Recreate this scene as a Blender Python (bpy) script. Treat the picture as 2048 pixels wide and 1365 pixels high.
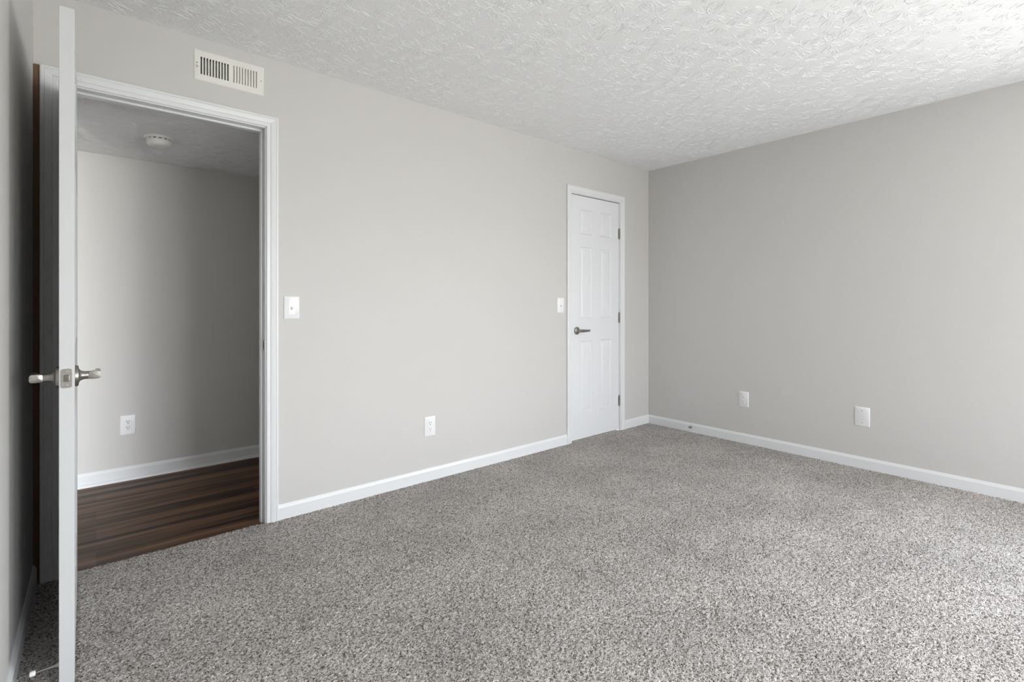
import bpy, bmesh, math, random
import numpy as np
from mathutils import Vector, Matrix, Euler

for o in list(bpy.data.objects):
    bpy.data.objects.remove(o)
scene = bpy.context.scene
C = scene.collection
PI = math.pi
random.seed(7)

# ------------------------------------------------------------------ camera
# world: X runs along the door wall to the far corner, Y runs towards the door wall
EYE = 1.1425
cam_d = bpy.data.cameras.new('camera')
cam = bpy.data.objects.new('camera', cam_d)
C.objects.link(cam)
cam_d.sensor_fit = 'HORIZONTAL'
cam_d.sensor_width = 36.0
cam_d.lens = 987.0 / 2048.0 * 36.0
cam_d.shift_y = -72.5 / 2048.0
cam_d.clip_start = 0.02
cam.location = (0, 0, EYE)
cam.rotation_euler = (PI / 2, 0, -math.radians(40.13))
scene.camera = cam

# ------------------------------------------------------------------ view
scene.view_settings.view_transform = 'Standard'
scene.view_settings.look = 'None'
scene.view_settings.gamma = 1.0
scene.view_settings.use_curve_mapping = False
scene.view_settings.exposure = 0.38

# ------------------------------------------------------------------ room measures
XW, XE = -0.196, 4.092          # left wall, right wall
YN, YS = 2.803, -2.90           # door wall, wall behind the camera
ZC = 2.437                      # ceiling
YH0, YH1, ZH = 2.92, 4.11, 2.107  # hall: near face, far wall, ceiling
TW = 0.12
O1A, O1B = -0.098, 0.675        # open doorway
O2A, O2B = 3.008, 3.641         # closet doorway
OH = 2.068                      # head of both openings
# windows (out of the picture): one in the right wall, a pair behind the camera
WE = (-2.10, -0.62, 0.45, 1.92)  # y0,y1,z0,z1 in the right wall
NX0, NY0 = -2.9, -0.35          # unseen room added beyond the left wall to light the hall
ND = (-1.20, -0.36)             # its open doorway to the hall
NW = (-2.55, -1.05, 0.2, 2.3)  # its window
HX0, HX1 = -2.5, 2.45
WS = [(1.18, 1.88, 0.60, 2.08), (2.48, 3.08, 0.60, 2.08)]   # x0,x1,z0,z1

# ------------------------------------------------------------------ world: overcast daylight
world = bpy.data.worlds.new('overcast_sky')
scene.world = world
world.use_nodes = True
wn, wl = world.node_tree.nodes, world.node_tree.links
wn.clear()
wout = wn.new('ShaderNodeOutputWorld')
wbg = wn.new('ShaderNodeBackground')
wtc = wn.new('ShaderNodeTexCoord')
wsep = wn.new('ShaderNodeSeparateXYZ')
wr = wn.new('ShaderNodeValToRGB')
wmr = wn.new('ShaderNodeMapRange')
wmr.inputs['From Min'].default_value = -1
wmr.inputs['From Max'].default_value = 1
wl.new(wtc.outputs['Generated'], wsep.inputs[0])
wl.new(wsep.outputs['Z'], wmr.inputs['Value'])
wl.new(wmr.outputs[0], wr.inputs[0])
el = wr.color_ramp.elements
el[0].position = 0.0;  el[0].color = (0.55, 0.545, 0.505, 1)
el[1].position = 1.0;  el[1].color = (0.74, 0.88, 1.10, 1)
e = el.new(0.49); e.color = (0.62, 0.625, 0.59, 1)
e = el.new(0.53); e.color = (0.95, 0.98, 1.0, 1)
wl.new(wr.outputs[0], wbg.inputs['Color'])
wbg.inputs['Strength'].default_value = 22.0
wl.new(wbg.outputs[0], wout.inputs['Surface'])

def portal(name, loc, rot, sx, sy):
    L = bpy.data.lights.new(name, 'AREA')
    L.shape = 'RECTANGLE'; L.size = sx; L.size_y = sy
    L.cycles.is_portal = True
    o = bpy.data.objects.new(name, L)
    o.location = loc; o.rotation_euler = rot
    C.objects.link(o)
portal('window_portal', (XE + TW + 0.01, (WE[0] + WE[1]) / 2, (WE[2] + WE[3]) / 2), (0, PI / 2, 0), WE[3] - WE[2], WE[1] - WE[0])
portal('window_portal', ((NW[0] + NW[1]) / 2, NY0 - TW - 0.01, (NW[2] + NW[3]) / 2), (PI / 2, 0, 0), NW[1] - NW[0], NW[3] - NW[2])
for w in WS:
    portal('window_portal', ((w[0] + w[1]) / 2, YS - TW - 0.01, (w[2] + w[3]) / 2), (PI / 2, 0, 0), w[1] - w[0], w[3] - w[2])

# ------------------------------------------------------------------ materials
def nmat(name, col=(0.8, 0.8, 0.8), rough=0.5, metal=0.0, spec=0.5):
    m = bpy.data.materials.new(name)
    m.use_nodes = True
    b = m.node_tree.nodes['Principled BSDF']
    b.inputs['Base Color'].default_value = (*col, 1)
    b.inputs['Roughness'].default_value = rough
    b.inputs['Metallic'].default_value = metal
    b.inputs['Specular IOR Level'].default_value = spec
    return m, m.node_tree.nodes, m.node_tree.links, b

def math_node(n, l, op, a, b=None, c=None, clamp=False):
    k = n.new('ShaderNodeMath'); k.operation = op; k.use_clamp = clamp
    for i, v in enumerate((a, b, c)):
        if v is None: continue
        if isinstance(v, (int, float)): k.inputs[i].default_value = v
        else: l.new(v, k.inputs[i])
    return k.outputs[0]

def add_bump(n, l, b, height, strength, dist):
    bp = n.new('ShaderNodeBump')
    bp.inputs['Strength'].default_value = strength
    bp.inputs['Distance'].default_value = dist
    l.new(height, bp.inputs['Height'])
    l.new(bp.outputs[0], b.inputs['Normal'])

def noise(n, l, scale, detail=2, vec=None, rough=0.5):
    k = n.new('ShaderNodeTexNoise')
    k.inputs['Scale'].default_value = scale
    k.inputs['Detail'].default_value = detail
    k.inputs['Roughness'].default_value = rough
    if vec is not None: l.new(vec, k.inputs['Vector'])
    return k

def painted(name, col, rough, nscale, strength, dist):
    m, n, l, b = nmat(name, col, rough)
    tc = n.new('ShaderNodeTexCoord')
    k = noise(n, l, nscale, 3, tc.outputs['Object'])
    add_bump(n, l, b, k.outputs['Fac'], strength, dist)
    return m

M = {}
M['wall'] = painted('greige_wall_paint', (0.605, 0.590, 0.571), 0.62, 220, 0.12, 0.0012)
M['trim'] = painted('white_trim_paint', (0.77, 0.78, 0.79), 0.32, 60, 0.04, 0.001)
M['open_door'] = painted('dimmed_white_door_paint', (0.60, 0.61, 0.615), 0.36, 90, 0.06, 0.001)  # white door paint, its colour darkened to stand in for dimmer light here
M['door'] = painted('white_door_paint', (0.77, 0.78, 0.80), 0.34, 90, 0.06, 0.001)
M['plastic'] = nmat('white_plastic', (0.86, 0.86, 0.87), 0.28)[0]
M['vent'] = nmat('cream_enamel', (0.80, 0.785, 0.74), 0.35)[0]
M['detector'] = nmat('detector_plastic', (0.88, 0.88, 0.84), 0.4)[0]
M['dark'] = nmat('slot_black', (0.015, 0.014, 0.013), 0.6)[0]
M['duct'] = nmat('duct_dark_steel', (0.05, 0.05, 0.05), 0.6)[0]
M['rubber'] = nmat('white_rubber', (0.82, 0.82, 0.84), 0.5)[0]
M['shim'] = painted('bare_wood_edge', (0.16, 0.10, 0.055), 0.8, 40, 0.3, 0.002)
M['frame'] = nmat('vinyl_window_white', (0.82, 0.82, 0.82), 0.35)[0]
M['added_floor'] = nmat('pale_floor', (0.4, 0.38, 0.36), 0.8)[0]
M['damper'] = nmat('galvanised_steel', (0.20, 0.20, 0.19), 0.5)[0]
M['ground'] = nmat('lawn_ground', (0.12, 0.16, 0.07), 0.9)[0]

def metal_mat():
    m, n, l, b = nmat('brushed_nickel', (0.35, 0.335, 0.31), 0.30, 1.0)
    tc = n.new('ShaderNodeTexCoord'); mp = n.new('ShaderNodeMapping')
    mp.inputs['Scale'].default_value = (40, 40, 900)
    l.new(tc.outputs['Object'], mp.inputs[0])
    k = noise(n, l, 1.0, 2, mp.outputs[0])
    r = math_node(n, l, 'MULTIPLY_ADD', k.outputs['Fac'], 0.2, 0.2)
    l.new(r, b.inputs['Roughness'])
    return m
M['nickel'] = metal_mat()

def pane_mat():
    m = bpy.data.materials.new('window_glass'); m.use_nodes = True
    n, l = m.node_tree.nodes, m.node_tree.links; n.clear()
    o = n.new('ShaderNodeOutputMaterial'); mx = n.new('ShaderNodeMixShader')
    t = n.new('ShaderNodeBsdfTransparent'); g = n.new('ShaderNodeBsdfGlossy')
    g.inputs['Roughness'].default_value = 0.02
    mx.inputs[0].default_value = 0.06
    l.new(t.outputs[0], mx.inputs[1]); l.new(g.outputs[0], mx.inputs[2]); l.new(mx.outputs[0], o.inputs['Surface'])
    return m
M['glass'] = pane_mat()

def ceiling_mat():
    m, n, l, b = nmat('stomped_ceiling_plaster', (0.88, 0.885, 0.89), 0.6, 0.0, 0.2)
    tc = n.new('ShaderNodeTexCoord')
    a = noise(n, l, 45, 2, tc.outputs['Object'])
    f = noise(n, l, 170, 2, tc.outputs['Object'])
    h = math_node(n, l, 'MULTIPLY_ADD', f.outputs['Fac'], 0.4, a.outputs['Fac'])
    add_bump(n, l, b, h, 0.55, 0.0022)
    return m
M['ceiling'] = ceiling_mat()

def carpet_mat():
    m, n, l, b = nmat('speckled_cut_pile_carpet', (0.4, 0.38, 0.36), 0.95, 0.0, 0.05)
    tc = n.new('ShaderNodeTexCoord')
    base = tc.outputs['Object']
    nz = noise(n, l, 420, 1, base)
    sub = n.new('ShaderNodeVectorMath'); sub.operation = 'SUBTRACT'
    l.new(nz.outputs['Color'], sub.inputs[0]); sub.inputs[1].default_value = (0.5, 0.5, 0.5)
    scl = n.new('ShaderNodeVectorMath'); scl.operation = 'SCALE'
    l.new(sub.outputs[0], scl.inputs[0]); scl.inputs['Scale'].default_value = 0.004
    add = n.new('ShaderNodeVectorMath'); add.operation = 'ADD'
    l.new(base, add.inputs[0]); l.new(scl.outputs[0], add.inputs[1])
    v = n.new('ShaderNodeTexVoronoi'); v.voronoi_dimensions = '2D'
    v.inputs['Scale'].default_value = 275
    l.new(add.outputs[0], v.inputs['Vector'])
    sc = n.new('ShaderNodeSeparateColor'); l.new(v.outputs['Color'], sc.inputs[0])
    rp = n.new('ShaderNodeValToRGB')
    e = rp.color_ramp.elements
    e[0].position = 0.0; e[0].color = (0.14, 0.112, 0.093, 1)
    e[1].position = 1.0; e[1].color = (0.93, 0.885, 0.85, 1)
    k = e.new(0.20); k.color = (0.36, 0.318, 0.285, 1)
    k = e.new(0.42); k.color = (0.675, 0.622, 0.595, 1)
    l.new(sc.outputs[0], rp.inputs[0])
    # darker between the tufts
    ed = n.new('ShaderNodeMapRange')
    ed.inputs['From Min'].default_value = 0.15; ed.inputs['From Max'].default_value = 0.75
    ed.inputs['To Min'].default_value = 1.0; ed.inputs['To Max'].default_value = 0.0
    l.new(v.outputs['Distance'], ed.inputs['Value'])
    # soft patches where the pile lies differently
    big = noise(n, l, 2.6, 3, base, 0.6)
    bm_ = n.new('ShaderNodeMapRange')
    bm_.inputs['From Min'].default_value = 0.3; bm_.inputs['From Max'].default_value = 0.7
    bm_.inputs['To Min'].default_value = 0.87; bm_.inputs['To Max'].default_value = 1.12
    l.new(big.outputs['Fac'], bm_.inputs['Value'])
    mx = n.new('ShaderNodeVectorMath'); mx.operation = 'SCALE'
    l.new(rp.outputs[0], mx.inputs[0]); l.new(bm_.outputs[0], mx.inputs['Scale'])
    l.new(mx.outputs[0], b.inputs['Base Color'])
    add_bump(n, l, b, ed.outputs[0], 1.0, 0.0032)
    return m
M['carpet'] = carpet_mat()

def wood_mat():
    m, n, l, b = nmat('dark_walnut_plank', (0.07, 0.04, 0.025), 0.45, 0.0, 0.2)
    tc = n.new('ShaderNodeTexCoord')
    base = tc.outputs['Object']
    br = n.new('ShaderNodeTexBrick')
    br.offset = 0.37; br.inputs['Scale'].default_value = 1.0
    br.inputs['Brick Width'].default_value = 1.2; br.inputs['Row Height'].default_value = 0.15
    br.inputs['Mortar Size'].default_value = 0.0007
    br.inputs['Color1'].default_value = (0.0, 0.0, 0.0, 1); br.inputs['Color2'].default_value = (1, 1, 1, 1)
    br.inputs['Mortar'].default_value = (0.0, 0.0, 0.0, 1)
    l.new(base, br.inputs['Vector'])
    mp = n.new('ShaderNodeMapping'); mp.inputs['Scale'].default_value = (0.6, 16, 1)
    l.new(base, mp.inputs[0])
    st = noise(n, l, 1.0, 3, mp.outputs[0], 0.55)
    mp2 = n.new('ShaderNodeMapping'); mp2.inputs['Scale'].default_value = (9, 260, 1)
    l.new(base, mp2.inputs[0])
    gr = noise(n, l, 1.0, 4, mp2.outputs[0], 0.6)
    s = math_node(n, l, 'MULTIPLY', st.outputs['Fac'], 0.95)
    s = math_node(n, l, 'MULTIPLY_ADD', gr.outputs['Fac'], 0.35, s)
    s = math_node(n, l, 'MULTIPLY_ADD', br.outputs['Color'], 0.12, s)
    s = math_node(n, l, 'SUBTRACT', s, 0.22)
    rp = n.new('ShaderNodeValToRGB')
    e = rp.color_ramp.elements
    e[0].position = 0.33; e[0].color = (0.012, 0.006, 0.0035, 1)
    e[1].position = 0.58; e[1].color = (0.185, 0.100, 0.058, 1)
    k = e.new(0.44); k.color = (0.080, 0.041, 0.023, 1)
    l.new(s, rp.inputs[0]); l.new(rp.outputs[0], b.inputs['Base Color'])
    add_bump(n, l, b, gr.outputs['Fac'], 0.25, 0.001)
    return m
M['wood'] = wood_mat()

# ------------------------------------------------------------------ mesh helpers
def add_box(bm, x0, x1, y0, y1, z0, z1):
    vs = [bm.verts.new((x, y, z)) for z in (z0, z1) for y in (y0, y1) for x in (x0, x1)]
    for f in ((0, 2, 3, 1), (4, 5, 7, 6), (0, 1, 5, 4), (2, 6, 7, 3), (0, 4, 6, 2), (1, 3, 7, 5)):
        bm.faces.new([vs[i] for i in f])
    return vs

def obj(name, bm, mat, parent=None, bevel=0.0, segs=2, smooth=False, angle=35):
    bmesh.ops.recalc_face_normals(bm, faces=bm.faces)
    me = bpy.data.meshes.new(name)
    bm.to_mesh(me); bm.free()
    me.materials.append(M[mat] if isinstance(mat, str) else mat)
    o = bpy.data.objects.new(name, me)
    C.objects.link(o)
    if parent: o.parent = parent
    if bevel:
        md = o.modifiers.new('bevel', 'BEVEL'); md.width = bevel; md.segments = segs
        md.limit_method = 'ANGLE'; md.angle_limit = math.radians(40)
        md.harden_normals = False
    if smooth or bevel:
        for p in me.polygons: p.use_smooth = True
        me.set_sharp_from_angle(angle=math.radians(angle))
    return o

def tag(o, label=None, cat=None, group=None, kind=None):
    if label: o['label'] = label
    if cat: o['category'] = cat
    if group: o['group'] = group
    if kind: o['kind'] = kind
    return o

def struct(o, label, cat):
    return tag(o, label, cat, kind='structure')

def empty(name, loc=(0, 0, 0), rz=0.0):
    o = bpy.data.objects.new(name, None)
    o.empty_display_size = 0.05
    o.location = loc; o.rotation_euler = (0, 0, rz)
    C.objects.link(o)
    return o

def lathe(bm, prof, seg=40, axis='Z', c=(0, 0, 0), cap0=True, cap1=True):
    """prof: (radius, height) pairs revolved about axis through c"""
    rings = []
    for r, h in prof:
        ring = []
        for i in range(seg):
            a = 2 * PI * i / seg
            p = (r * math.cos(a), r * math.sin(a), h)
            if axis == 'Y': p = (p[0], h, p[1])
            if axis == 'X': p = (h, p[0], p[1])
            ring.append(bm.verts.new((p[0] + c[0], p[1] + c[1], p[2] + c[2])))
        rings.append(ring)
    for a, b in zip(rings, rings[1:]):
        for i in range(seg):
            j = (i + 1) % seg
            bm.faces.new((a[i], a[j], b[j], b[i]))
    if cap0: bm.faces.new(rings[0])
    if cap1: bm.faces.new(rings[-1])

def sweep(bm, pts, shapes, up=(0, 0, 1)):
    """loft closed 2D sections (list of (side, up) points) along pts"""
    rings = []
    up = Vector(up)
    for i, p in enumerate(pts):
        a = Vector(pts[max(i - 1, 0)]); b = Vector(pts[min(i + 1, len(pts) - 1)])
        t = (b - a).normalized()
        s = t.cross(up).normalized()
        u = s.cross(t).normalized()
        rings.append([bm.verts.new(Vector(p) + s * q[0] + u * q[1]) for q in shapes[i]])
    m = len(rings[0])
    for a, b in zip(rings, rings[1:]):
        for i in range(m):
            j = (i + 1) % m
            bm.faces.new((a[i], a[j], b[j], b[i]))
    bm.faces.new(rings[0]); bm.faces.new(rings[-1])

def oval(w, h, n=20, p=2.6):
    out = []
    for i in range(n):
        a = 2 * PI * i / n
        c, s = math.cos(a), math.sin(a)
        out.append((w * math.copysign(abs(c) ** (2 / p), c), h * math.copysign(abs(s) ** (2 / p), s)))
    return out

def extrude_profile(bm, prof, p0, p1, out, up, m0=0.0, m1=0.0):
    """prof: (across, thickness) points; strip from p0 to p1. 'across' runs along up, thickness along out.
    m0, m1: mitre slope - the end is moved along the run by slope * across."""
    p0, p1, out, up = Vector(p0), Vector(p1), Vector(out), Vector(up)
    t = (p1 - p0).normalized()
    a = [bm.verts.new(p0 + up * w + out * h + t * (m0 * w)) for w, h in prof]
    b = [bm.verts.new(p1 + up * w + out * h + t * (m1 * w)) for w, h in prof]
    n = len(prof)
    for i in range(n):
        j = (i + 1) % n
        bm.faces.new((a[i], a[j], b[j], b[i]))
    bm.faces.new(a); bm.faces.new(b)

# ------------------------------------------------------------------ room shell
def grid_wall(bm, axis, c0, c1, u0, u1, v0, v1, holes):
    """wall slab between c0..c1 on axis, spanning u (horizontal) and v (height), with rectangular holes"""
    us = sorted({u0, u1, *[h[0] for h in holes], *[h[1] for h in holes]})
    vs = sorted({v0, v1, *[h[2] for h in holes], *[h[3] for h in holes]})
    us = [u for u in us if u0 <= u <= u1]; vs = [v for v in vs if v0 <= v <= v1]
    def solid(i, j):
        if i < 0 or j < 0 or i >= len(us) - 1 or j >= len(vs) - 1: return False
        um = (us[i] + us[i + 1]) / 2; vm = (vs[j] + vs[j + 1]) / 2
        return not any(h[0] < um < h[1] and h[2] < vm < h[3] for h in holes)
    def P(c, u, v): return (c, u, v) if axis == 'X' else (u, c, v)
    cache = {}
    def V(c, i, j):
        k = (c, i, j)
        if k not in cache: cache[k] = bm.verts.new(P(c, us[i], vs[j]))
        return cache[k]
    for i in range(len(us) - 1):
        for j in range(len(vs) - 1):
            if not solid(i, j): continue
            for c in (c0, c1):
                bm.faces.new((V(c, i, j), V(c, i + 1, j), V(c, i + 1, j + 1), V(c, i, j + 1)))
            if not solid(i - 1, j): bm.faces.new((V(c0, i, j), V(c1, i, j), V(c1, i, j + 1), V(c0, i, j + 1)))
            if not solid(i + 1, j): bm.faces.new((V(c0, i + 1, j), V(c1, i + 1, j), V(c1, i + 1, j + 1), V(c0, i + 1, j + 1)))
            if not solid(i, j - 1): bm.faces.new((V(c0, i, j), V(c1, i, j), V(c1, i + 1, j), V(c0, i + 1, j)))
            if not solid(i, j + 1): bm.faces.new((V(c0, i, j + 1), V(c1, i, j + 1), V(c1, i + 1, j + 1), V(c0, i + 1, j + 1)))

JT = 0.016   # jamb board
VX0, VX1, VZ0, VZ1 = 0.388, 0.641, 2.258, 2.346   # duct hole behind the register
b = bmesh.new()
grid_wall(b, 'Y', YN, YH0, XW - TW, XE + TW, -0.03, ZC + 0.05,
          [(O1A - JT, O1B + JT, -0.03, OH + JT), (O2A - JT, O2B + JT, -0.03, OH + JT), (VX0, VX1, VZ0, VZ1)])
struct(obj('wall_north', b, 'wall'), 'long pale greige wall holding both doorways and the air register', 'wall')
b = bmesh.new()
grid_wall(b, 'X', XE, XE + TW, YS - TW, YN, -0.03, ZC + 0.05, [WE])
struct(obj('wall_east', b, 'wall'), 'plain pale greige wall at right with outlet and blank plate', 'wall')
b = bmesh.new()
grid_wall(b, 'X', XW - TW, XW, YS - TW, YN, -0.03, ZC + 0.05, [])
struct(obj('wall_west', b, 'wall'), 'shaded greige wall at far left behind the open door', 'wall')
b = bmesh.new()
grid_wall(b, 'Y', YS - TW, YS, XW, XE, -0.03, ZC + 0.05, WS)
struct(obj('wall_south', b, 'wall'), 'greige wall with a pair of windows facing the doors', 'wall')
def stomped_ceiling(name, bx, view, z, label, seed):
    """slab plus the raised plaster ridges of a stomp brush: overlapping stars of short kinked ridges.
    view: rectangle that gets the ridges"""
    rng = random.Random(seed)
    bm = bmesh.new(); add_box(bm, *bx, z, z + 0.1)
    co = [tuple(v.co) for v in bm.verts]; fs = [tuple(v.index for v in f.verts) for f in bm.faces]
    bm.verts.index_update(); co = [tuple(v.co) for v in bm.verts]; fs = [tuple(v.index for v in f.verts) for f in bm.faces]
    bm.free()
    x0, x1, y0, y1 = view
    def ridge(x, y, a, L, w, h):
        n = max(2, int(L / 0.009))
        pts = [(x, y)]
        for k in range(n):
            a += rng.gauss(0, 0.30)
            st = L / n
            pts.append((pts[-1][0] + st * math.cos(a), pts[-1][1] + st * math.sin(a)))
        if any(not (x0 < p[0] < x1 and y0 < p[1] < y1) for p in pts): return
        m = len(pts); b0 = len(co)
        for k, (px, py) in enumerate(pts):
            q0 = pts[max(k - 1, 0)]; q1 = pts[min(k + 1, m - 1)]
            dx, dy = q1[0] - q0[0], q1[1] - q0[1]
            dl = math.hypot(dx, dy) or 1
            nx, ny = -dy / dl, dx / dl
            e = 0.35 if k in (0, m - 1) else 1.0
            ww = w * e * rng.uniform(0.75, 1.25); hh = h * e * rng.uniform(0.7, 1.2)
            for u, v in ((-1, 0.0004), (-0.55, -0.75), (0.1, -1.0), (0.65, -0.65), (1, 0.0004)):
                co.append((px + nx * ww * u, py + ny * ww * u, z + (v if v > 0 else v * hh)))
        for k in range(m - 1):
            for c in range(4):
                i = b0 + k * 5 + c
                fs.append((i, i + 1, i + 6, i + 5))
        fs.append((b0, b0 + 1, b0 + 2, b0 + 3, b0 + 4)); t = b0 + (m - 1) * 5
        fs.append((t + 4, t + 3, t + 2, t + 1, t))
    g = 0.132
    ny_ = int((y1 - y0) / (g * 0.9)) + 1; nx_ = int((x1 - x0) / g) + 1
    for j in range(ny_):
        for i in range(nx_):
            cx = x0 + (i + 0.5 * (j % 2) + rng.uniform(-0.34, 0.34)) * g
            cy = y0 + (j + rng.uniform(-0.34, 0.34)) * g * 0.9
            k = rng.randint(22, 32); ph = rng.random() * 6.3
            R = rng.uniform(0.070, 0.115)
            for q in range(k):
                a = ph + 2 * PI * (q + rng.uniform(-0.35, 0.35)) / k
                r0 = rng.uniform(0.008, 0.030)
                L = rng.uniform(0.2, 1.0) * (R - r0)
                r0 += rng.uniform(0.0, 0.5) * (R - r0 - L)
                ridge(cx + r0 * math.cos(a), cy + r0 * math.sin(a), a, L, rng.uniform(0.0009, 0.0019), rng.uniform(0.0006, 0.0018))
            for q in range(rng.randint(10, 18)):     # clots at the rim
                a = rng.random() * 6.3; r0 = rng.uniform(0.35, 1.15) * R
                ridge(cx + r0 * math.cos(a), cy + r0 * math.sin(a), rng.random() * 6.3, rng.uniform(0.006, 0.020), rng.uniform(0.0012, 0.0026), rng.uniform(0.0007, 0.0018))
    me = bpy.data.meshes.new(name)
    me.from_pydata(co, [], fs)
    me.polygons.foreach_set('use_smooth', [len(f) == 4 and min(f) > 7 for f in fs])
    me.materials.append(M['ceiling'])
    o = bpy.data.objects.new(name, me); C.objects.link(o)
    return struct(o, label, 'ceiling')
stomped_ceiling('ceiling', (XW - TW, XE + TW, YS - TW, YH0), (XW, XE, -0.9, YN), ZC,
                'white bedroom ceiling with stomped star plaster texture', 5)

# hall beyond the open doorway
b = bmesh.new(); grid_wall(b, 'Y', YH1, YH1 + TW, HX0 - TW, HX1 + TW, -0.03, ZH + 0.05, [])
struct(obj('wall_hall_far', b, 'wall'), 'greige hallway wall seen through the open doorway', 'wall')
b = bmesh.new()
grid_wall(b, 'X', HX0 - TW, HX0, YH0, YH1, -0.03, ZH + 0.05, [])
struct(obj('wall_hall_left', b, 'wall'), 'end wall of the hallway out of view at left', 'wall')
b = bmesh.new()
grid_wall(b, 'X', HX1, HX1 + TW, YH0, YH1, -0.03, ZH + 0.05, [])
struct(obj('wall_hall_right', b, 'wall'), 'end wall of the hallway out of view at right', 'wall')
b = bmesh.new(); grid_wall(b, 'Y', YN, YH0, NX0 - TW, XW - TW, -0.03, ZC + 0.05, [(ND[0], ND[1], -0.03, OH)])
struct(obj('wall_hall_near', b, 'wall'), 'near hallway wall out of view at left', 'wall')
stomped_ceiling('ceiling_hall', (HX0 - TW, HX1 + TW, YH0, YH1 + TW), (-0.9, 1.3, YH0 + 0.02, YH1), ZH,
                'lower hallway ceiling with stomped plaster seen through the doorway', 9)
b = bmesh.new(); add_box(b, HX0 - TW, HX1 + TW, YN + 0.005, YH1 + TW, -0.05, -0.008)
struct(obj('floor_hall', b, 'wood'), 'dark walnut plank floor of the hallway', 'floor')

# added unseen room; its doorway and window brighten the left of the hall
b = bmesh.new()
add_box(b, NX0 - TW, NX0, NY0 - TW, YN, -0.03, ZC + 0.05)
add_box(b, NX0 - TW, XW - TW, NY0 - TW, YN, ZC, ZC + 0.05)
grid_wall(b, 'Y', NY0 - TW, NY0, NX0, XW - TW, -0.03, ZC + 0.05, [NW])
struct(obj('wall_added_room', b, 'wall'), 'shell of the room added out of view at left to light the hallway', 'wall')
b = bmesh.new(); add_box(b, NX0, XW - TW, NY0, YN + 0.005, -0.05, -0.002)
struct(obj('floor_added_room', b, 'added_floor'), 'pale floor of the added room out of view at left', 'floor')

# closet behind the closed door
b = bmesh.new()
add_box(b, 2.6, 2.65, YH0, 3.65, -0.03, ZC); add_box(b, 4.1, 4.15, YH0, 3.65, -0.03, ZC)
add_box(b, 2.6, 4.15, 3.65, 3.7, -0.03, ZC); add_box(b, 2.6, 4.15, YH0, 3.7, ZC, ZC + 0.05)
add_box(b, 2.6, 4.15, YN + 0.02, 3.7, -0.06, -0.012)
struct(obj('wall_closet', b, 'wall'), 'closet interior shell hidden behind the closed six panel door', 'wall')

# carpet: a real rough pile surface
def carpet():
    st = 0.0042
    nx = int(round((XE - XW) / st)) + 1
    ya, yb = YS, YN + 0.012
    yf = -0.15      # finer pile from here on, coarser towards the far side behind the camera
    yl = np.concatenate([np.linspace(ya, yf, 90, endpoint=False), np.linspace(yf, yb, int(round((yb - yf) / st)) + 1)])
    ny = len(yl)
    rng = np.random.default_rng(3)
    xs = np.linspace(XW, XE, nx); ys = yl
    X, Y = np.meshgrid(xs, ys)
    h = rng.random((ny, nx))
    n2 = rng.random((ny, nx))
    n2 = (n2 + np.roll(n2, 1, 0) + np.roll(n2, 1, 1) + np.roll(n2, (1, 1), (0, 1))) / 4
    Z = (h - 0.5) * 0.0050 + (n2 - 0.5) * 0.002
    Xj = X + (rng.random((ny, nx)) - 0.5) * 0.0035
    Yj = Y + (rng.random((ny, nx)) - 0.5) * 0.0035
    edge = 0.010 * (rng.random(nx) - 0.5)
    Yj[-1] += edge; Yj[-2] += edge * 0.5
    Z[-1] = -0.012
    Xj[:, 0] = XW; Xj[:, -1] = XE; Yj[0] = ya
    co = np.stack([Xj, Yj, Z], -1).reshape(-1, 3).astype(np.float32)
    i = np.arange(ny - 1)[:, None] * nx + np.arange(nx - 1)[None, :]
    q = np.stack([i, i + 1, i + nx + 1, i + nx], -1).reshape(-1, 4).astype(np.int32)
    me = bpy.data.meshes.new('floor')
    me.vertices.add(len(co)); me.vertices.foreach_set('co', co.ravel())
    me.loops.add(q.size); me.loops.foreach_set('vertex_index', q.ravel())
    me.polygons.add(len(q))
    me.polygons.foreach_set('loop_start', np.arange(0, q.size, 4, dtype=np.int32))
    me.polygons.foreach_set('loop_total', np.full(len(q), 4, dtype=np.int32))
    me.polygons.foreach_set('use_smooth', np.ones(len(q), dtype=bool))
    me.update(calc_edges=True)
    me.materials.append(M['carpet'])
    o = bpy.data.objects.new('floor', me); C.objects.link(o)
    struct(o, 'grey brown speckled cut pile carpet covering the bedroom floor', 'floor')
carpet()

# ------------------------------------------------------------------ baseboards
BH = 0.080
BP = [(-0.02, 0), (-0.02, 0.0115), (BH - 0.018, 0.0115), (BH - 0.014, 0.0100), (BH - 0.006, 0.0070), (BH, 0.0040), (BH, 0)]
def base(name, p0, p1, out, label, shoe=False):
    bm = bmesh.new()
    extrude_profile(bm, BP, p0, p1, out, (0, 0, 1))
    o = struct(obj(name, bm, 'trim', smooth=True, angle=20), label, 'baseboard')
    if shoe:
        s = bmesh.new()
        q = [(-0.012, 0.0115)] + [(-0.008 + 0.018 * math.sin(a), 0.0115 + 0.014 * math.cos(a)) for a in [k * PI / 12 for k in range(7)]]
        extrude_profile(s, q, p0, p1, out, (0, 0, 1))
        obj('shoe_moulding', s, 'trim', o, smooth=True, angle=50)
    return o
CW = 0.057
RV = 0.006
base('baseboard_north', (O1B + RV + CW, YN, 0), (O2A - RV - CW, YN, 0), (0, -1, 0), 'white baseboard between the open doorway and the closet door')
base('baseboard_north_corner', (O2B + RV + CW, YN, 0), (XE, YN, 0), (0, -1, 0), 'short white baseboard between closet casing and room corner')
base('baseboard_east', (XE, YN, 0), (XE, YS, 0), (-1, 0, 0), 'white baseboard along the right hand wall')
base('baseboard_west', (XW, YS, 0), (XW, YN - 0.001, 0), (1, 0, 0), 'white baseboard along the left wall behind the open door')
base('baseboard_south', (XW, YS, 0), (XE, YS, 0), (0, 1, 0), 'white baseboard under the paired windows')
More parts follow.
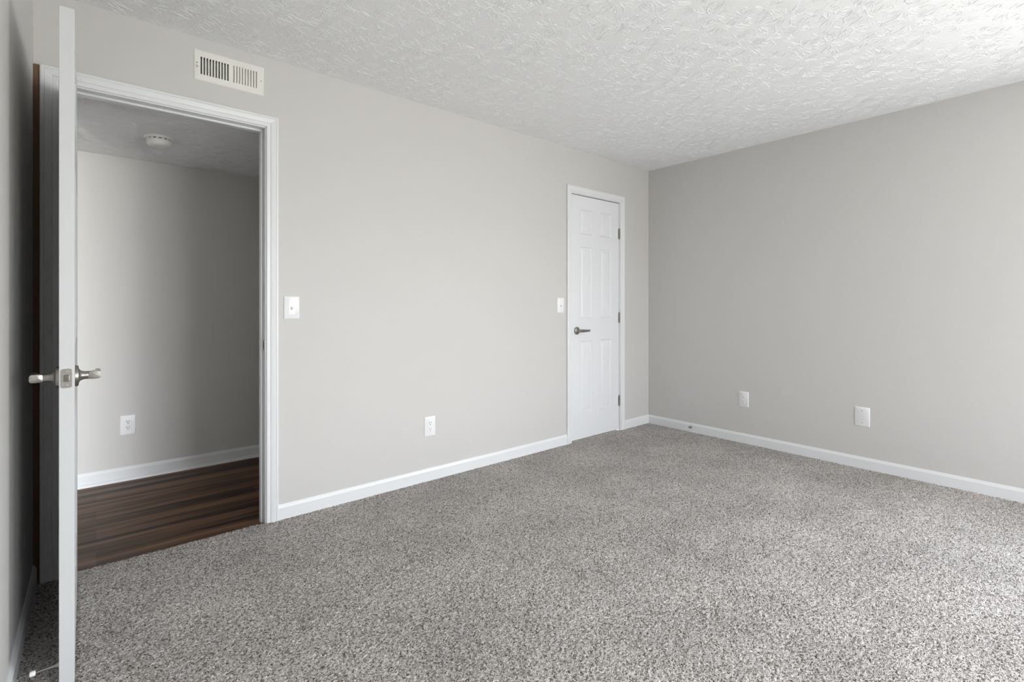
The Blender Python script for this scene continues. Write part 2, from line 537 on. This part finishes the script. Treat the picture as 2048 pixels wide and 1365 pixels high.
base('baseboard_hall', (HX0, YH1, 0), (HX1, YH1, 0), (0, -1, 0), 'white baseboard with shoe moulding in the hallway', True)

# ------------------------------------------------------------------ door frames
CP = [(0, 0), (0, 0.0075), (0.003, 0.0095), (0.016, 0.0100), (0.0185, 0.0088), (0.021, 0.0118), (0.030, 0.0140),
      (0.041, 0.0155), (0.044, 0.0140), (0.0465, 0.0165), (0.053, 0.0165), (0.0565, 0.0140), (CW, 0.0120), (CW, 0)]
def frame(name, a, bx, label, stop_y, z0):
    root = empty(name, ((a + bx) / 2, YN, 0))
    inv = Vector((-(a + bx) / 2, -YN, 0))
    def place(o): o.location = inv; return o
    i0, i1, top = a - (RV if name != 'trim_1' else 0.022), bx + RV, OH + RV
    bm = bmesh.new()   # left leg: across runs to -X
    extrude_profile(bm, CP, (i0, YN, z0), (i0, YN, top), (0, -1, 0), (-1, 0, 0), 0, 1)
    place(obj('side_casing', bm, 'trim', root, smooth=True, angle=14))
    bm = bmesh.new()
    extrude_profile(bm, CP, (i1, YN, z0), (i1, YN, top), (0, -1, 0), (1, 0, 0), 0, 1)
    place(obj('side_casing', bm, 'trim', root, smooth=True, angle=14))
    bm = bmesh.new()
    extrude_profile(bm, CP, (i0 + 0.0002, YN, top), (i1 - 0.0002, YN, top), (0, -1, 0), (0, 0, 1), -1, 1)
    place(obj('head_casing', bm, 'trim', root, smooth=True, angle=14))
    for s, x0, x1 in (('L', a - JT, a), ('R', bx, bx + JT)):
        bm = bmesh.new(); add_box(bm, x0 + 0.0005, x1 - 0.0005 if s == 'R' else x1, YN - 0.0005, YH0 + 0.0005, z0, OH)
        place(obj('jamb', bm, 'trim', root, bevel=0.0015))
    bm = bmesh.new(); add_box(bm, a - JT + 0.0005, bx + JT - 0.0005, YN - 0.0005, YH0 + 0.0005, OH, OH + JT - 0.0005)
    place(obj('head_jamb', bm, 'trim', root, bevel=0.0015))
    for x0, x1 in ((a, a + 0.011), (bx - 0.011, bx)):
        bm = bmesh.new(); add_box(bm, x0, x1, stop_y, stop_y + 0.034, z0, OH)
        place(obj('door_stop_strip', bm, 'trim', root, bevel=0.002))
    bm = bmesh.new(); add_box(bm, a + 0.011, bx - 0.011, stop_y, stop_y + 0.034, OH - 0.011, OH)
    place(obj('head_stop_strip', bm, 'trim', root, bevel=0.002))
    if name == 'trim_1':   # the hall side has its casing too
        for (p, q, upv, m0, m1, nm) in (((i0, YH0, z0), (i0, YH0, OH + 0.002), (-1, 0, 0), 0, 0.5, 'hall_side_casing'),
                                ((i1, YH0, z0), (i1, YH0, OH + 0.002), (1, 0, 0), 0, 0.5, 'hall_side_casing'),
                                ((i0, YH0, OH + 0.002), (i1, YH0, OH + 0.002), (0, 0, 0.62), -1, 1, 'hall_head_casing')):
            bm = bmesh.new()
            extrude_profile(bm, CP, p, q, (0, 1, 0), upv, m0 * (0.62 if m0 == 0 else 1), m1 if nm == 'hall_head_casing' else 0)
            place(obj(nm, bm, 'trim', root, smooth=True, angle=14))
    return struct(root, label, 'door frame'), place
fr1, place1 = frame('trim_1', O1A, O1B, 'white moulded casing and jambs around the open hallway doorway', YN + 0.040, -0.012)
fr2, place2 = frame('trim_2', O2A, O2B, 'white moulded casing and jambs around the narrow closet door', YN + 0.040, -0.004)

# bare wood strip in the gap between the left casing and the corner
b = bmesh.new()
add_box(b, XW + 0.0005, O1A - 0.022 - CW - 0.0005, YN - 0.009, YN, -0.01, OH + RV + CW - 0.004)
so = obj('trim_3', b, 'shim', bevel=0.001)
struct(so, 'narrow bare brown wood strip between left casing and corner', 'trim')

# strike plate in the right jamb of the open doorway
b = bmesh.new()
add_box(b, O1B - 0.0016, O1B + 0.001, YN - 0.001, YN + 0.030, 0.902, 0.959)
sp = place1(obj('strike_plate', b, 'nickel', fr1, bevel=0.0006)); sp['label'] = 'nickel strike plate'
b = bmesh.new()
add_box(b, O1B - 0.0020, O1B + 0.0005, YN + 0.012, YN + 0.026, 0.915, 0.946)
h = obj('strike_hole', b, 'shim', sp)
b = bmesh.new()
for z in (0.908, 0.953):
    lathe(b, [(0.0032, -0.0024), (0.0032, 0.0)], 12, 'X', (O1B, YN + 0.018, z))
obj('strike_screws', b, 'nickel', sp)

# ------------------------------------------------------------------ doors
def door_leaf(name, W, H, T=0.035):
    st = W * 0.172
    pw = (W - 3 * st) / 2
    xs = [0, st, st + pw, 2 * st + pw, 2 * st + 2 * pw, W]
    k = H / 2.035
    zs = [0, 0.215 * k, 0.818 * k, 1.010 * k, 1.610 * k, 1.715 * k, 1.925 * k, H]
    bm = bmesh.new()
    def side(y, s):
        # s: outward sign in y
        for i in range(5):
            for j in range(7):
                x0, x1, z0, z1 = xs[i], xs[i + 1], zs[j], zs[j + 1]
                if i in (1, 3) and j in (1, 3, 5):
                    steps = [(0, 0), (0.005, 0.0065), (0.011, 0.0090), (0.019, 0.0086), (0.038, 0.0022), (0.041, 0.0018)]
                    prev = None
                    for ins, dep in steps:
                        yy = y - s * dep
                        r = [bm.verts.new(p) for p in ((x0 + ins, yy, z0 + ins), (x1 - ins, yy, z0 + ins), (x1 - ins, yy, z1 - ins), (x0 + ins, yy, z1 - ins))]
                        if prev:
                            for q in range(4):
                                w = (q + 1) % 4
                                bm.faces.new((prev[q], prev[w], r[w], r[q]))
                        prev = r
                    bm.faces.new(prev)
                else:
                    bm.faces.new([bm.verts.new(p) for p in ((x0, y, z0), (x1, y, z0), (x1, y, z1), (x0, y, z1))])
    side(0, -1); side(T, 1)
    for i in range(5):
        for z in (0, H):
            bm.faces.new([bm.verts.new(p) for p in ((xs[i], 0, z), (xs[i + 1], 0, z), (xs[i + 1], T, z), (xs[i], T, z))])
    for j in range(7):
        for x in (0, W):
            bm.faces.new([bm.verts.new(p) for p in ((x, 0, zs[j]), (x, T, zs[j]), (x, T, zs[j + 1]), (x, 0, zs[j + 1]))])
    bmesh.ops.remove_doubles(bm, verts=bm.verts, dist=0.0001)
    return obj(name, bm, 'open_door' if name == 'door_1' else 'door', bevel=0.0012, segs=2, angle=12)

def lever(parent, x, y, z, s, d):
    """lever set on a face at y; s outward sign along local y, d direction of the lever along local x"""
    bm = bmesh.new()
    lathe(bm, [(0.0325, 0), (0.0325, s * 0.005), (0.0305, s * 0.0085), (0.022, s * 0.0095), (0.0165, s * 0.0125), (0.0135, s * 0.018),
               (0.0120, s * 0.024)], 48, 'Y', (x, y, z))
    hnd = obj('door_handle', bm, 'nickel', parent, smooth=True, angle=50)
    hnd['label'] = 'brushed nickel lever handle'
    bm = bmesh.new()
    lathe(bm, [(0.0122, s * 0.018), (0.0122, s * 0.044), (0.0110, s * 0.046)], 32, 'Y', (x, y, z))
    obj('lever_hub', bm, 'nickel', hnd, smooth=True, angle=50)
    pts, shp = [], []
    path = [(-0.0125, 0.0465), (-0.012, 0.0465), (0.0, 0.0468), (0.014, 0.0490), (0.030, 0.0520), (0.050, 0.0555), (0.072, 0.0565), (0.092, 0.0560), (0.105, 0.0545), (0.107, 0.0540)]
    hs = [0.0110, 0.0122, 0.0124, 0.0122, 0.0116, 0.0108, 0.0100, 0.0092, 0.0085, 0.0070]
    ws = [0.0140, 0.0155, 0.0155, 0.0135, 0.0105, 0.0072, 0.0060, 0.0054, 0.0048, 0.0036]
    for (u, w), hh, ww in zip(path, hs, ws):
        pts.append((x + d * u, y + s * (w + (0.005 if s > 0 else 0)), z)); shp.append(oval(ww, hh, 28, 4.0))
    bm = bmesh.new(); sweep(bm, pts, shp)
    obj('lever', bm, 'nickel', hnd, smooth=True, angle=60)
    return hnd

def hinge(parent, x, y, z, s):
    """butt hinge knuckle at the face corner of the door"""
    bm = bmesh.new()
    for k in range(5):
        z0 = z - 0.0445 + k * 0.0178
        lathe(bm, [(0.0055, z0 + 0.0004), (0.0060, z0 + 0.0010), (0.0060, z0 + 0.0168), (0.0055, z0 + 0.0174)], 16, 'Z', (x, y + s * 0.0045, 0))
    add_box(bm, x - 0.0125, x + 0.0125, y - 0.0002 if s > 0 else y - 0.0022, y + 0.0022 if s > 0 else y + 0.0002, z - 0.0445, z + 0.0445)
    o = obj('hinge', bm, 'nickel', parent, smooth=True, angle=40)
    o['label'] = 'nickel butt hinge'
    bm = bmesh.new()
    for q in (-0.0475, 0.0475):
        lathe(bm, [(0.0030, q - 0.0025), (0.0046, q), (0.0030, q + 0.0025)], 12, 'Z', (x, y + s * 0.0045, z))
    obj('hinge_pin', bm, 'nickel', o, smooth=True)
    return o

# open door: hinged on the left jamb, standing at right angles to the door wall
W1 = 0.811
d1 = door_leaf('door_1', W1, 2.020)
# local x -> world +Y from the free edge, local y -> world -X
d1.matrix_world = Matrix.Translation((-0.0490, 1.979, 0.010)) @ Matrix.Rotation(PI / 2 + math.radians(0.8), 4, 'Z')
struct(d1, 'white six panel door standing open at the far left, seen edge on', 'door')
lever(d1, 0.066, 0.0, 0.912, -1, 1)       # room side (faces the doorway)
lever(d1, 0.066, 0.035, 0.912, 1, 1)      # wall side
b = bmesh.new()
# latch face plate with rounded corners on the free edge
def rounded(bm, cx, cz, w, h, r, x0, x1):
    pts = []
    for q, (sx, sz) in enumerate(((1, 1), (-1, 1), (-1, -1), (1, -1))):
        for k in range(6):
            a = (q * 90 + k * 18) * PI / 180
            pts.append((cx + sx * (w / 2 - r) + r * math.cos(a), cz + sz * (h / 2 - r) + r * math.sin(a)))
    f = [bm.verts.new((x0, p[0], p[1])) for p in pts]; g = [bm.verts.new((x1, p[0], p[1])) for p in pts]
    n = len(pts)
    for i in range(n):
        bm.faces.new((f[i], f[(i + 1) % n], g[(i + 1) % n], g[i]))
    bm.faces.new(f); bm.faces.new(g)
rounded(b, 0.0185, 0.913, 0.0255, 0.057, 0.006, -0.0012, 0.0010)
lp = obj('latch_plate', b, 'nickel', d1, bevel=0.0004); lp['label'] = 'nickel latch face plate'
b = bmesh.new()   # sloping latch bolt
vs = [b.verts.new(p) for p in ((-0.001, 0.011, 0.904), (-0.001, 0.0255, 0.904), (-0.0105, 0.0135, 0.904), (-0.0105, 0.011, 0.904))]
vt = [b.verts.new((v.co.x, v.co.y, 0.9235)) for v in vs]
for i in range(4): b.faces.new((vs[i], vs[(i + 1) % 4], vt[(i + 1) % 4], vt[i]))
b.faces.new(vs); b.faces.new(vt)
obj('latch_bolt', b, 'nickel', lp, bevel=0.0008)
for z in (0.892, 0.934):
    b = bmesh.new()
    lathe(b, [(0.0042, -0.0010), (0.0040, -0.0020), (0.0015, -0.0022)], 20, 'X', (0, 0.0185, z))
    obj('screw', b, 'nickel', lp, smooth=True, angle=40)
for z in (0.23, 1.02, 1.80):
    hinge(d1, W1 + 0.001, 0.035, z, 1)
# rigid door stop screwed low on the wall side of the leaf
b = bmesh.new()
cz = 0.052
lathe(b, [(0.0115, 0.035), (0.0115, 0.0375), (0.0075, 0.041), (0.0050, 0.050), (0.0036, 0.064), (0.0032, 0.088)], 24, 'Y', (0.030, 0, cz))
ds = obj('door_stop', b, 'nickel', d1, smooth=True, angle=50); ds['label'] = 'chrome door stop rod with white rubber tip'
b = bmesh.new()
lathe(b, [(0.0062, 0.086), (0.0075, 0.088), (0.0075, 0.096), (0.0060, 0.099)], 24, 'Y', (0.030, 0, cz))
obj('rubber_tip', b, 'rubber', ds, smooth=True, angle=50)

# closet door, closed
W2 = O2B - O2A - 0.006
d2 = door_leaf('door_2', W2, 2.050)
d2.location = (O2A + 0.003, YN + 0.003, 0.012)
struct(d2, 'closed white six panel closet door near the room corner', 'door')
lever(d2, 0.061, 0.0, 0.913, -1, 1)
for z in (0.261, 1.015, 1.775):
    hinge(d2, W2 + 0.001, -0.002, z, -1)
b = bmesh.new()
add_box(b, -0.0022, 0.0016, -0.0012, 0.02, 0.885, 0.942)
o = obj('latch_plate', b, 'nickel', d2); o['label'] = 'nickel latch plate edge in the door gap'

# ------------------------------------------------------------------ wall plates
def plate_root(name, label, cat, loc, rz, group=None):
    r = empty(name, loc, rz)
    return tag(r, label, cat, group)
# local frame: x to the right seen from the room, z up, -y towards the room; wall at y = 0
def plate(parent, w, h, t=0.0055, mat='plastic', name='cover_plate', ct=0.0022):
    bm = bmesh.new()
    a = [bm.verts.new(p) for p in ((-w / 2, 0, -h / 2), (w / 2, 0, -h / 2), (w / 2, 0, h / 2), (-w / 2, 0, h / 2))]
    c = [bm.verts.new((v.co.x, -t * 0.55, v.co.z)) for v in a]
    i = 0.0042
    d = [bm.verts.new((v.co.x - math.copysign(i, v.co.x), -t, v.co.z - math.copysign(i, v.co.z))) for v in a]
    for p, q in ((a, c), (c, d)):
        for k in range(4):
            bm.faces.new((p[k], p[(k + 1) % 4], q[(k + 1) % 4], q[k]))
    bm.faces.new(a); bm.faces.new(d)
    return obj(name, bm, mat, parent, bevel=0.0008, segs=2)

def screw(parent, x, y, z, r=0.0032, mat='plastic', dark=False):
    bm = bmesh.new()
    lathe(bm, [(r, y), (r * 0.9, y - 0.0012), (r * 0.35, y - 0.0016)], 16, 'Y', (x, 0, z))
    s = obj('screw', bm, mat, parent, smooth=True, angle=50)
    return s

def outlet(name, label, loc, rz, group='white wall power outlets'):
    r = plate_root(name, label, 'outlet', loc, rz, group)
    plate(r, 0.080, 0.125)
    for s in (1, -1):
        bm = bmesh.new()
        pts = []
        for k in range(32):
            a = 2 * PI * k / 32
            px, pz = 0.0168 * math.cos(a), 0.0168 * math.sin(a)
            pz = max(-0.0142, min(0.0142, pz))
            pts.append((px, pz))
        f = [bm.verts.new((p[0], -0.0050, s * 0.0195 + p[1])) for p in pts]
        g = [bm.verts.new((p[0], -0.0072, s * 0.0195 + p[1])) for p in pts]
        for i in range(32): bm.faces.new((f[i], f[(i + 1) % 32], g[(i + 1) % 32], g[i]))
        bm.faces.new(g)
        bmesh.ops.remove_doubles(bm, verts=bm.verts, dist=0.00001)
        rec = obj('receptacle', bm, 'plastic', r, bevel=0.0005)
        for x0, hh in ((-0.0064, 0.0048), (0.0064, 0.0040)):
            bm = bmesh.new()
            add_box(bm, x0 - 0.0013, x0 + 0.0013, -0.0075, -0.0070, s * 0.0195 + 0.0045 - hh, s * 0.0195 + 0.0045 + hh)
            obj('slot', bm, 'dark', rec)
        bm = bmesh.new()
        lathe(bm, [(0.0028, -0.0075), (0.0028, -0.0070)], 16, 'Y', (0, 0, s * 0.0195 - 0.0082))
        obj('ground_hole', bm, 'dark', rec)
    screw(r, 0, -0.0055, 0, 0.0028)
    return r
outlet('power_outlet', 'white power outlet on the long wall between the two doorways', (1.662, YN, 0.352), 0)
outlet('power_outlet', 'white power outlet low on the hallway wall beyond the open doorway', (0.161, YH1, 0.353), 0)
outlet('power_outlet', 'white power outlet low on the right hand wall near the corner', (XE, 1.883, 0.362), -PI / 2)

# blank plate on the right wall
r = plate_root('blank_wall_plate', 'blank white cover plate with two screws on the right hand wall', 'wall plate', (XE, 1.058, 0.361), -PI / 2)
plate(r, 0.089, 0.132)
for z in (0.0415, -0.0415): screw(r, 0, -0.0055, z, 0.0030, 'nickel')

# light switches
def switch(label, loc, insert, w, h, up):
    r = plate_root('light_switch', label, 'light switch', loc, 0)
    plate(r, w, h)
    y = -0.0055
    if insert:
        bm = bmesh.new(); add_box(bm, -0.0165, 0.0165, y - 0.0012, y, -0.036, 0.036)
        obj('insert_frame', bm, 'plastic', r, bevel=0.0006)
        y -= 0.0012
    bm = bmesh.new()
    add_box(bm, -0.0062, 0.0062, y - 0.0014, y, -0.0135, 0.0135)
    obj('toggle_collar', bm, 'plastic', r, bevel=0.0005)
    bm = bmesh.new()
    add_box(bm, -0.0045, 0.0045, -0.016, 0.0, -0.0055, 0.0055)
    for v in bm.verts:
        if v.co.y < -0.01: v.co.x *= 0.75; v.co.z *= 0.75
    t = obj('toggle', bm, 'plastic', r, bevel=0.0008)
    t.location = (0, y + 0.002, 0); t.rotation_euler = (math.radians(-28 if up else 28), 0, 0)
    if insert:
        bm = bmesh.new(); add_box(bm, 0.009, 0.0125, y - 0.001, y, -0.006, 0.015)
        obj('slider_slot', bm, 'plastic', r, bevel=0.0003)
    for z in (0.030, -0.030): screw(r, 0, y, z, 0.0026)
    return r
switch('large white light switch plate beside the open doorway', (0.807, YN, 1.127), True, 0.078, 0.122, False)
switch('small white light switch plate beside the closet door', (2.875, YN, 1.138), False, 0.074, 0.120, False)

# ------------------------------------------------------------------ air register
VW, VH = 0.309, 0.147
vx, vz = 0.5145, 2.3045
vr = plate_root('air_vent', 'cream metal air register with vertical louvres above the open doorway', 'air vent', (vx, YN, vz), 0)
SL = dict(h0=-0.043, h1=0.041)
banks = [(-0.1305, -0.0045, 10, 1), (0.0085, 0.124, 9, -1)]
b = bmesh.new()
# face plate with real slot openings
us = [-VW / 2 + 0.004, VW / 2 - 0.004]; slots = []
for (x0, x1, n, s) in banks:
    p = (x1 - x0) / n
    for k in range(n):
        c = x0 + (k + 0.5) * p
        slots.append((c - p * 0.26, c + p * 0.26, SL['h0'], SL['h1']))
grid_wall(b, 'Y', -0.0045, -0.0035, us[0], us[1], -VH / 2 + 0.004, VH / 2 - 0.004, slots)
# rolled rim
for (x0, z0, x1, z1, ix, iz) in ((0, 0, 0, 0, 0, 0),):
    o4 = [(-VW / 2, -VH / 2), (VW / 2, -VH / 2), (VW / 2, VH / 2), (-VW / 2, VH / 2)]
    i4 = [(us[0], -VH / 2 + 0.004), (us[1], -VH / 2 + 0.004), (us[1], VH / 2 - 0.004), (us[0], VH / 2 - 0.004)]
    A = [b.verts.new((p[0], 0, p[1])) for p in o4]
    A2 = [b.verts.new((p[0], -0.002, p[1])) for p in o4]
    B = [b.verts.new((p[0], -0.0045, p[1])) for p in i4]
    for P, Q in ((A, A2), (A2, B)):
        for k in range(4): b.faces.new((P[k], P[(k + 1) % 4], Q[(k + 1) % 4], Q[k]))
obj('face_plate', b, 'vent', vr)
for (x0, x1, n, s) in banks:
    p = (x1 - x0) / n
    for k in range(n + 1):
        c = x0 + k * p
        bm = bmesh.new()
        # thin curved blade, angled left or right
        dx, dp = (-0.005, 0.014) if s > 0 else (0.0120, 0.0045)
        a = [bm.verts.new(q) for q in ((c - 0.0006, -0.0034, SL['h0'] - 0.001), (c + 0.0006, -0.0034, SL['h0'] - 0.001), (c + dx + 0.0006, dp, SL['h0'] - 0.001), (c + dx - 0.0006, dp, SL['h0'] - 0.001))]
        t = [bm.verts.new((v.co.x, v.co.y, SL['h1'] + 0.001)) for v in a]
        for i in range(4): bm.faces.new((a[i], a[(i + 1) % 4], t[(i + 1) % 4], t[i]))
        bm.faces.new(a); bm.faces.new(t)
        obj('louvre', bm, 'vent', vr)
b = bmesh.new()   # damper bars seen behind the louvres
for z in (-0.028, -0.014, 0.0, 0.014, 0.028):
    add_box(b, -0.124, 0.124, 0.024, 0.030, z - 0.0012, z + 0.0012)
obj('damper', b, 'damper', vr)
b = bmesh.new()   # sheet steel box behind
x0, x1, z0, z1 = VX0 - vx + 0.001, VX1 - vx - 0.001, VZ0 - vz + 0.001, VZ1 - vz - 0.001
for bx in ((x0, x1, 0.085, 0.09, z0, z1), (x0, x0 + 0.002, 0.002, 0.09, z0, z1), (x1 - 0.002, x1, 0.002, 0.09, z0, z1),
           (x0, x1, 0.002, 0.09, z0, z0 + 0.002), (x0, x1, 0.002, 0.09, z1 - 0.002, z1)):
    add_box(b, *bx)
obj('duct_boot', b, 'duct', vr)
for x, z in ((-0.1425, 0.008), (0.1405, -0.001)):
    screw(vr, x, -0.0045, z, 0.0032, 'nickel')
b = bmesh.new()
add_box(b, -0.1405, -0.1375, -0.014, -0.0045, -0.016, -0.004)
add_box(b, -0.142, -0.132, -0.017, -0.013, -0.013, -0.009)
obj('damper_lever', b, 'vent', vr, bevel=0.0008)

# ------------------------------------------------------------------ smoke detector
sx, sy = 0.279, 3.49
sd = plate_root('smoke_detector', 'round off-white smoke detector on the hallway ceiling', 'smoke detector', (sx, sy, ZH), 0)
b = bmesh.new(); lathe(b, [(0.070, 0.0), (0.0715, -0.003), (0.0710, -0.009), (0.068, -0.0125), (0.055, -0.0130)], 64)
obj('mounting_base', b, 'detector', sd, smooth=True, angle=40)
b = bmesh.new(); lathe(b, [(0.0560, -0.012), (0.0560, -0.019)], 64)
obj('sensor_gap', b, 'dark', sd, smooth=True, angle=40)
b = bmesh.new()
for k in range(14):
    a = 2 * PI * k / 14
    c = Vector((0.0585 * math.cos(a), 0.0585 * math.sin(a), 0))
    m_ = Matrix.Translation((c.x, c.y, -0.0158)) @ Matrix.Rotation(a, 4, 'Z')
    vs = add_box(b, -0.0025, 0.0025, -0.006, 0.006, -0.0035, 0.0035)
    bmesh.ops.transform(b, matrix=m_, verts=vs)
obj('vent_rib', b, 'detector', sd)
b = bmesh.new(); lathe(b, [(0.0600, -0.018), (0.0615, -0.021), (0.0605, -0.032), (0.0570, -0.043), (0.0500, -0.050), (0.030, -0.0535), (0.004, -0.054)], 64)
obj('cover', b, 'detector', sd, smooth=True, angle=40)

# ------------------------------------------------------------------ spring stop on the right baseboard
b = bmesh.new()
lathe(b, [(0.0105, 0), (0.0105, 0.003), (0.0060, 0.006), (0.0045, 0.010), (0.0040, 0.060)], 20, 'Y', (0, 0, 0))
yst = YN - 0.43
r = plate_root('door_stop', 'small chrome door stop with white tip on the right baseboard near the corner', 'door stop', (XE - 0.0115, 2.352, 0.046), PI / 2)
b.free()
b = bmesh.new(); lathe(b, [(0.0125, 0), (0.0125, 0.003), (0.0080, 0.0065), (0.0050, 0.012), (0.0042, 0.018)], 20, 'Y')
obj('mounting_cup', b, 'nickel', r, smooth=True, angle=50)
b = bmesh.new(); lathe(b, [(0.0040, 0.014), (0.0036, 0.058)], 20, 'Y')
obj('rod', b, 'nickel', r, smooth=True, angle=50)
b = bmesh.new(); lathe(b, [(0.0065, 0.055), (0.0078, 0.058), (0.0078, 0.066), (0.0062, 0.069)], 20, 'Y')
obj('rubber_tip', b, 'rubber', r, smooth=True, angle=50)

# ------------------------------------------------------------------ windows (behind and beside the camera)
def window(name, label, axis, c, u0, u1, z0, z1, inward):
    """frame in the wall thickness; axis is the wall's normal axis, c the inner face"""
    r = empty(name, (0, 0, 0)); struct(r, label, 'window')
    out = -inward
    a0 = c + out * 0.045; a1 = c + out * 0.105
    lo, hi = min(a0, a1), max(a0, a1)
    def bx(bm, p0, p1, q0, q1, l=lo, h=hi):
        if axis == 'X': add_box(bm, l, h, p0, p1, q0, q1)
        else: add_box(bm, p0, p1, l, h, q0, q1)
    f = 0.035
    bm = bmesh.new()
    bx(bm, u0, u0 + f, z0, z1); bx(bm, u1 - f, u1, z0, z1)
    bx(bm, u0 + f, u1 - f, z0, z0 + f); bx(bm, u0 + f, u1 - f, z1 - f, z1)
    zm = (z0 + z1) / 2
    bx(bm, u0 + f, u1 - f, zm - 0.018, zm + 0.018)
    obj('window_frame', bm, 'frame', r)
    m = (lo + hi) / 2
    bm = bmesh.new(); bx(bm, u0 + f, u1 - f, z0 + f, zm - 0.018, m - 0.002, m + 0.002)
    bx(bm, u0 + f, u1 - f, zm + 0.018, z1 - f, m - 0.002, m + 0.002)
    obj('pane', bm, 'glass', r)
    bm = bmesh.new()
    s0, s1 = sorted((c + inward * 0.025, c + out * 0.045))
    bx(bm, u0 - 0.0, u1 + 0.0, z0 - 0.0, z0 + 0.018, s0, s1)
    obj('window_sill', bm, 'trim', r, bevel=0.002)
window('window_1', 'white framed window in the right hand wall outside the view', 'X', XE, WE[0], WE[1], WE[2], WE[3], -1)
for k, w in enumerate(WS):
    window('window_%d' % (k + 2), ('narrow white framed window behind the camera', 'wider white framed window behind the camera')[k], 'Y', YS, w[0], w[1], w[2], w[3], 1)
window('window_4', 'window of the added room out of view, lighting the hallway', 'Y', NY0, NW[0], NW[1], NW[2], NW[3], 1)
